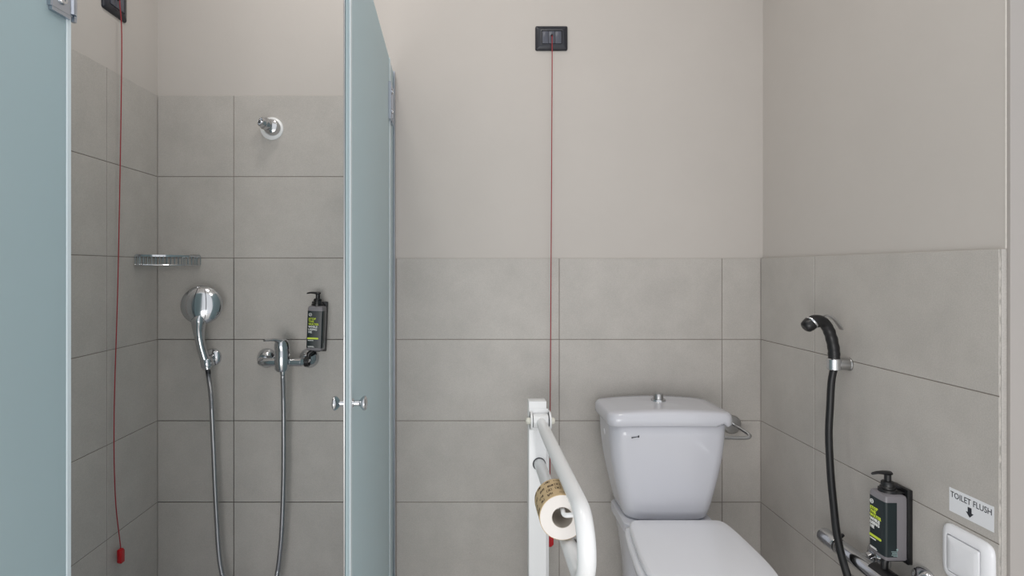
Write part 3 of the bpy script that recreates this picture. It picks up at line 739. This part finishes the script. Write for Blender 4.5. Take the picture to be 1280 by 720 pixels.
# ------------------------------------------------------------------ bar mixer under the dispenser
zm = .456; MX = 1.020
t = thing('bar_mixer', 'chrome horizontal bar mixer low on right wall below soap bottle', 'mixer tap', (XR, 1.37, zm))
mk('knob', lathe(NB(), [(.017, 0), (.0215, .002), (.0220, .006), (.0220, .060), (.0205, .063)], (MX, 1.590, zm), (0, -1, 0), 32), CHROME, t)
mk('bar', lathe(NB(), [(.0190, 0), (.0212, .003), (.0218, .014), (.0218, .300), (.0205, .303), (.0190, .306)], (MX, 1.522, zm), (0, -1, 0), 32), CHROME, t)
mk('joint_ring', lathe(NB(), [(.0185, 0), (.0195, .001), (.0195, .006), (.0185, .007)], (MX, 1.528, zm), (0, -1, 0), 28), BLACK, t)
mk('knob', lathe(NB(), [(.0205, 0), (.0220, .003), (.0220, .056), (.0210, .060), (.017, .062)], (MX, 1.213, zm), (0, -1, 0), 32), CHROME, t)
mk('stop_button', lathe(NB(), [(.005, 0), (.005, .012), (.0035, .014)], (MX+.016, 1.545, zm+.014), (.75, 0, .65), 12), BLACK, t)
for y in (1.440, 1.295):
    ze = zm+(.016 if y > 1.4 else .028)
    mk('escutcheon', lathe(NB(), [(.036, 0), (.036, .004), (.033, .012), (.022, .019), (.0165, .022), (.0165, .026)], (XR, y, ze), (-1, 0, 0), 36), CHROME, t)
    mk('union', tube(NB(), spline([(XR-.024, y, ze), (XR-.036, y, ze-.006), (XR-.046, y, zm+.010), (MX, y, zm)], 5), .0135, 16), CHROME, t)

# ------------------------------------------------------------------ sign and flush switch
sy0, sy1, sz0, sz1 = 1.129, 1.234, EYE-.538, EYE-.4855
t = thing('toilet_flush_sign', 'white TOILET FLUSH sticker with down arrow above the white switch', 'sign', (XR, (sy0+sy1)/2, (sz0+sz1)/2))
s_ = mk('sticker', box(NB(), XR-.0008, XR-.0001, sy0, sy1, sz0, sz1), STICKER, t, smooth=False)
yc_ = (sy0+sy1)/2
mk('lettering', text_bm('TOILET FLUSH', .0182, (XR-.0008, yc_, sz1-.0195), (0, -1, 0), (0, 0, 1), .004, .0003, 'CENTER', 1.0, .845), DARKP, s_, smooth=False)
bm = NB(); ar = [(-.0045, .011), (.0045, .011), (.0045, 0), (.0092, 0), (0, -.0105), (-.0092, 0), (-.0045, 0)]
loft(bm, [[Vector((x_, yc_-u_+.002, sz0+.0165+v_)) for u_, v_ in ar] for x_ in (XR-.0008, XR-.0011)])
mk('arrow', bm, DARKP, s_, smooth=False)
fy, fz, fw, fh = 1.186, EYE-.6255, .122, .122
t = thing('flush_switch', 'white wall flush switch with square rocker under the sign', 'switch', (XR, fy, fz))
def fr(w, h, x, r, bow=0):
    n_ = 6.5 if w > .09 else 24
    return [(XR-x, fy-math.copysign(abs(math.cos(t_))**(2/n_), math.cos(t_))*w/2, fz+math.copysign(abs(math.sin(t_))**(2/n_), math.sin(t_))*h/2) for t_ in [2*PI*k/72 for k in range(72)]]
bm = NB()
loft(bm, [fr(fw, fh, 0, .016), fr(fw, fh, .003, .016), fr(fw-.006, fh-.006, .007, .014), fr(fw-.020, fh-.020, .0115, .010), fr(fw-.036, fh-.036, .0135, .004), fr(fw-.040, fh-.040, .0130, .003), fr(fw-.041, fh-.041, .004, .003)])
mk('frame_plate', bm, SWITCH, t, angle=60)
bm = NB(); loft(bm, [fr(fw-.0450, fh-.0450, .008, .003), fr(fw-.0450, fh-.0450, .0140, .003), fr(fw-.047, fh-.047, .0150, .003), fr(fw-.070, fh-.070, .0163, .003), fr(.02, .02, .0168, .003)])
mk('rocker', bm, SWITCH, t, angle=60)
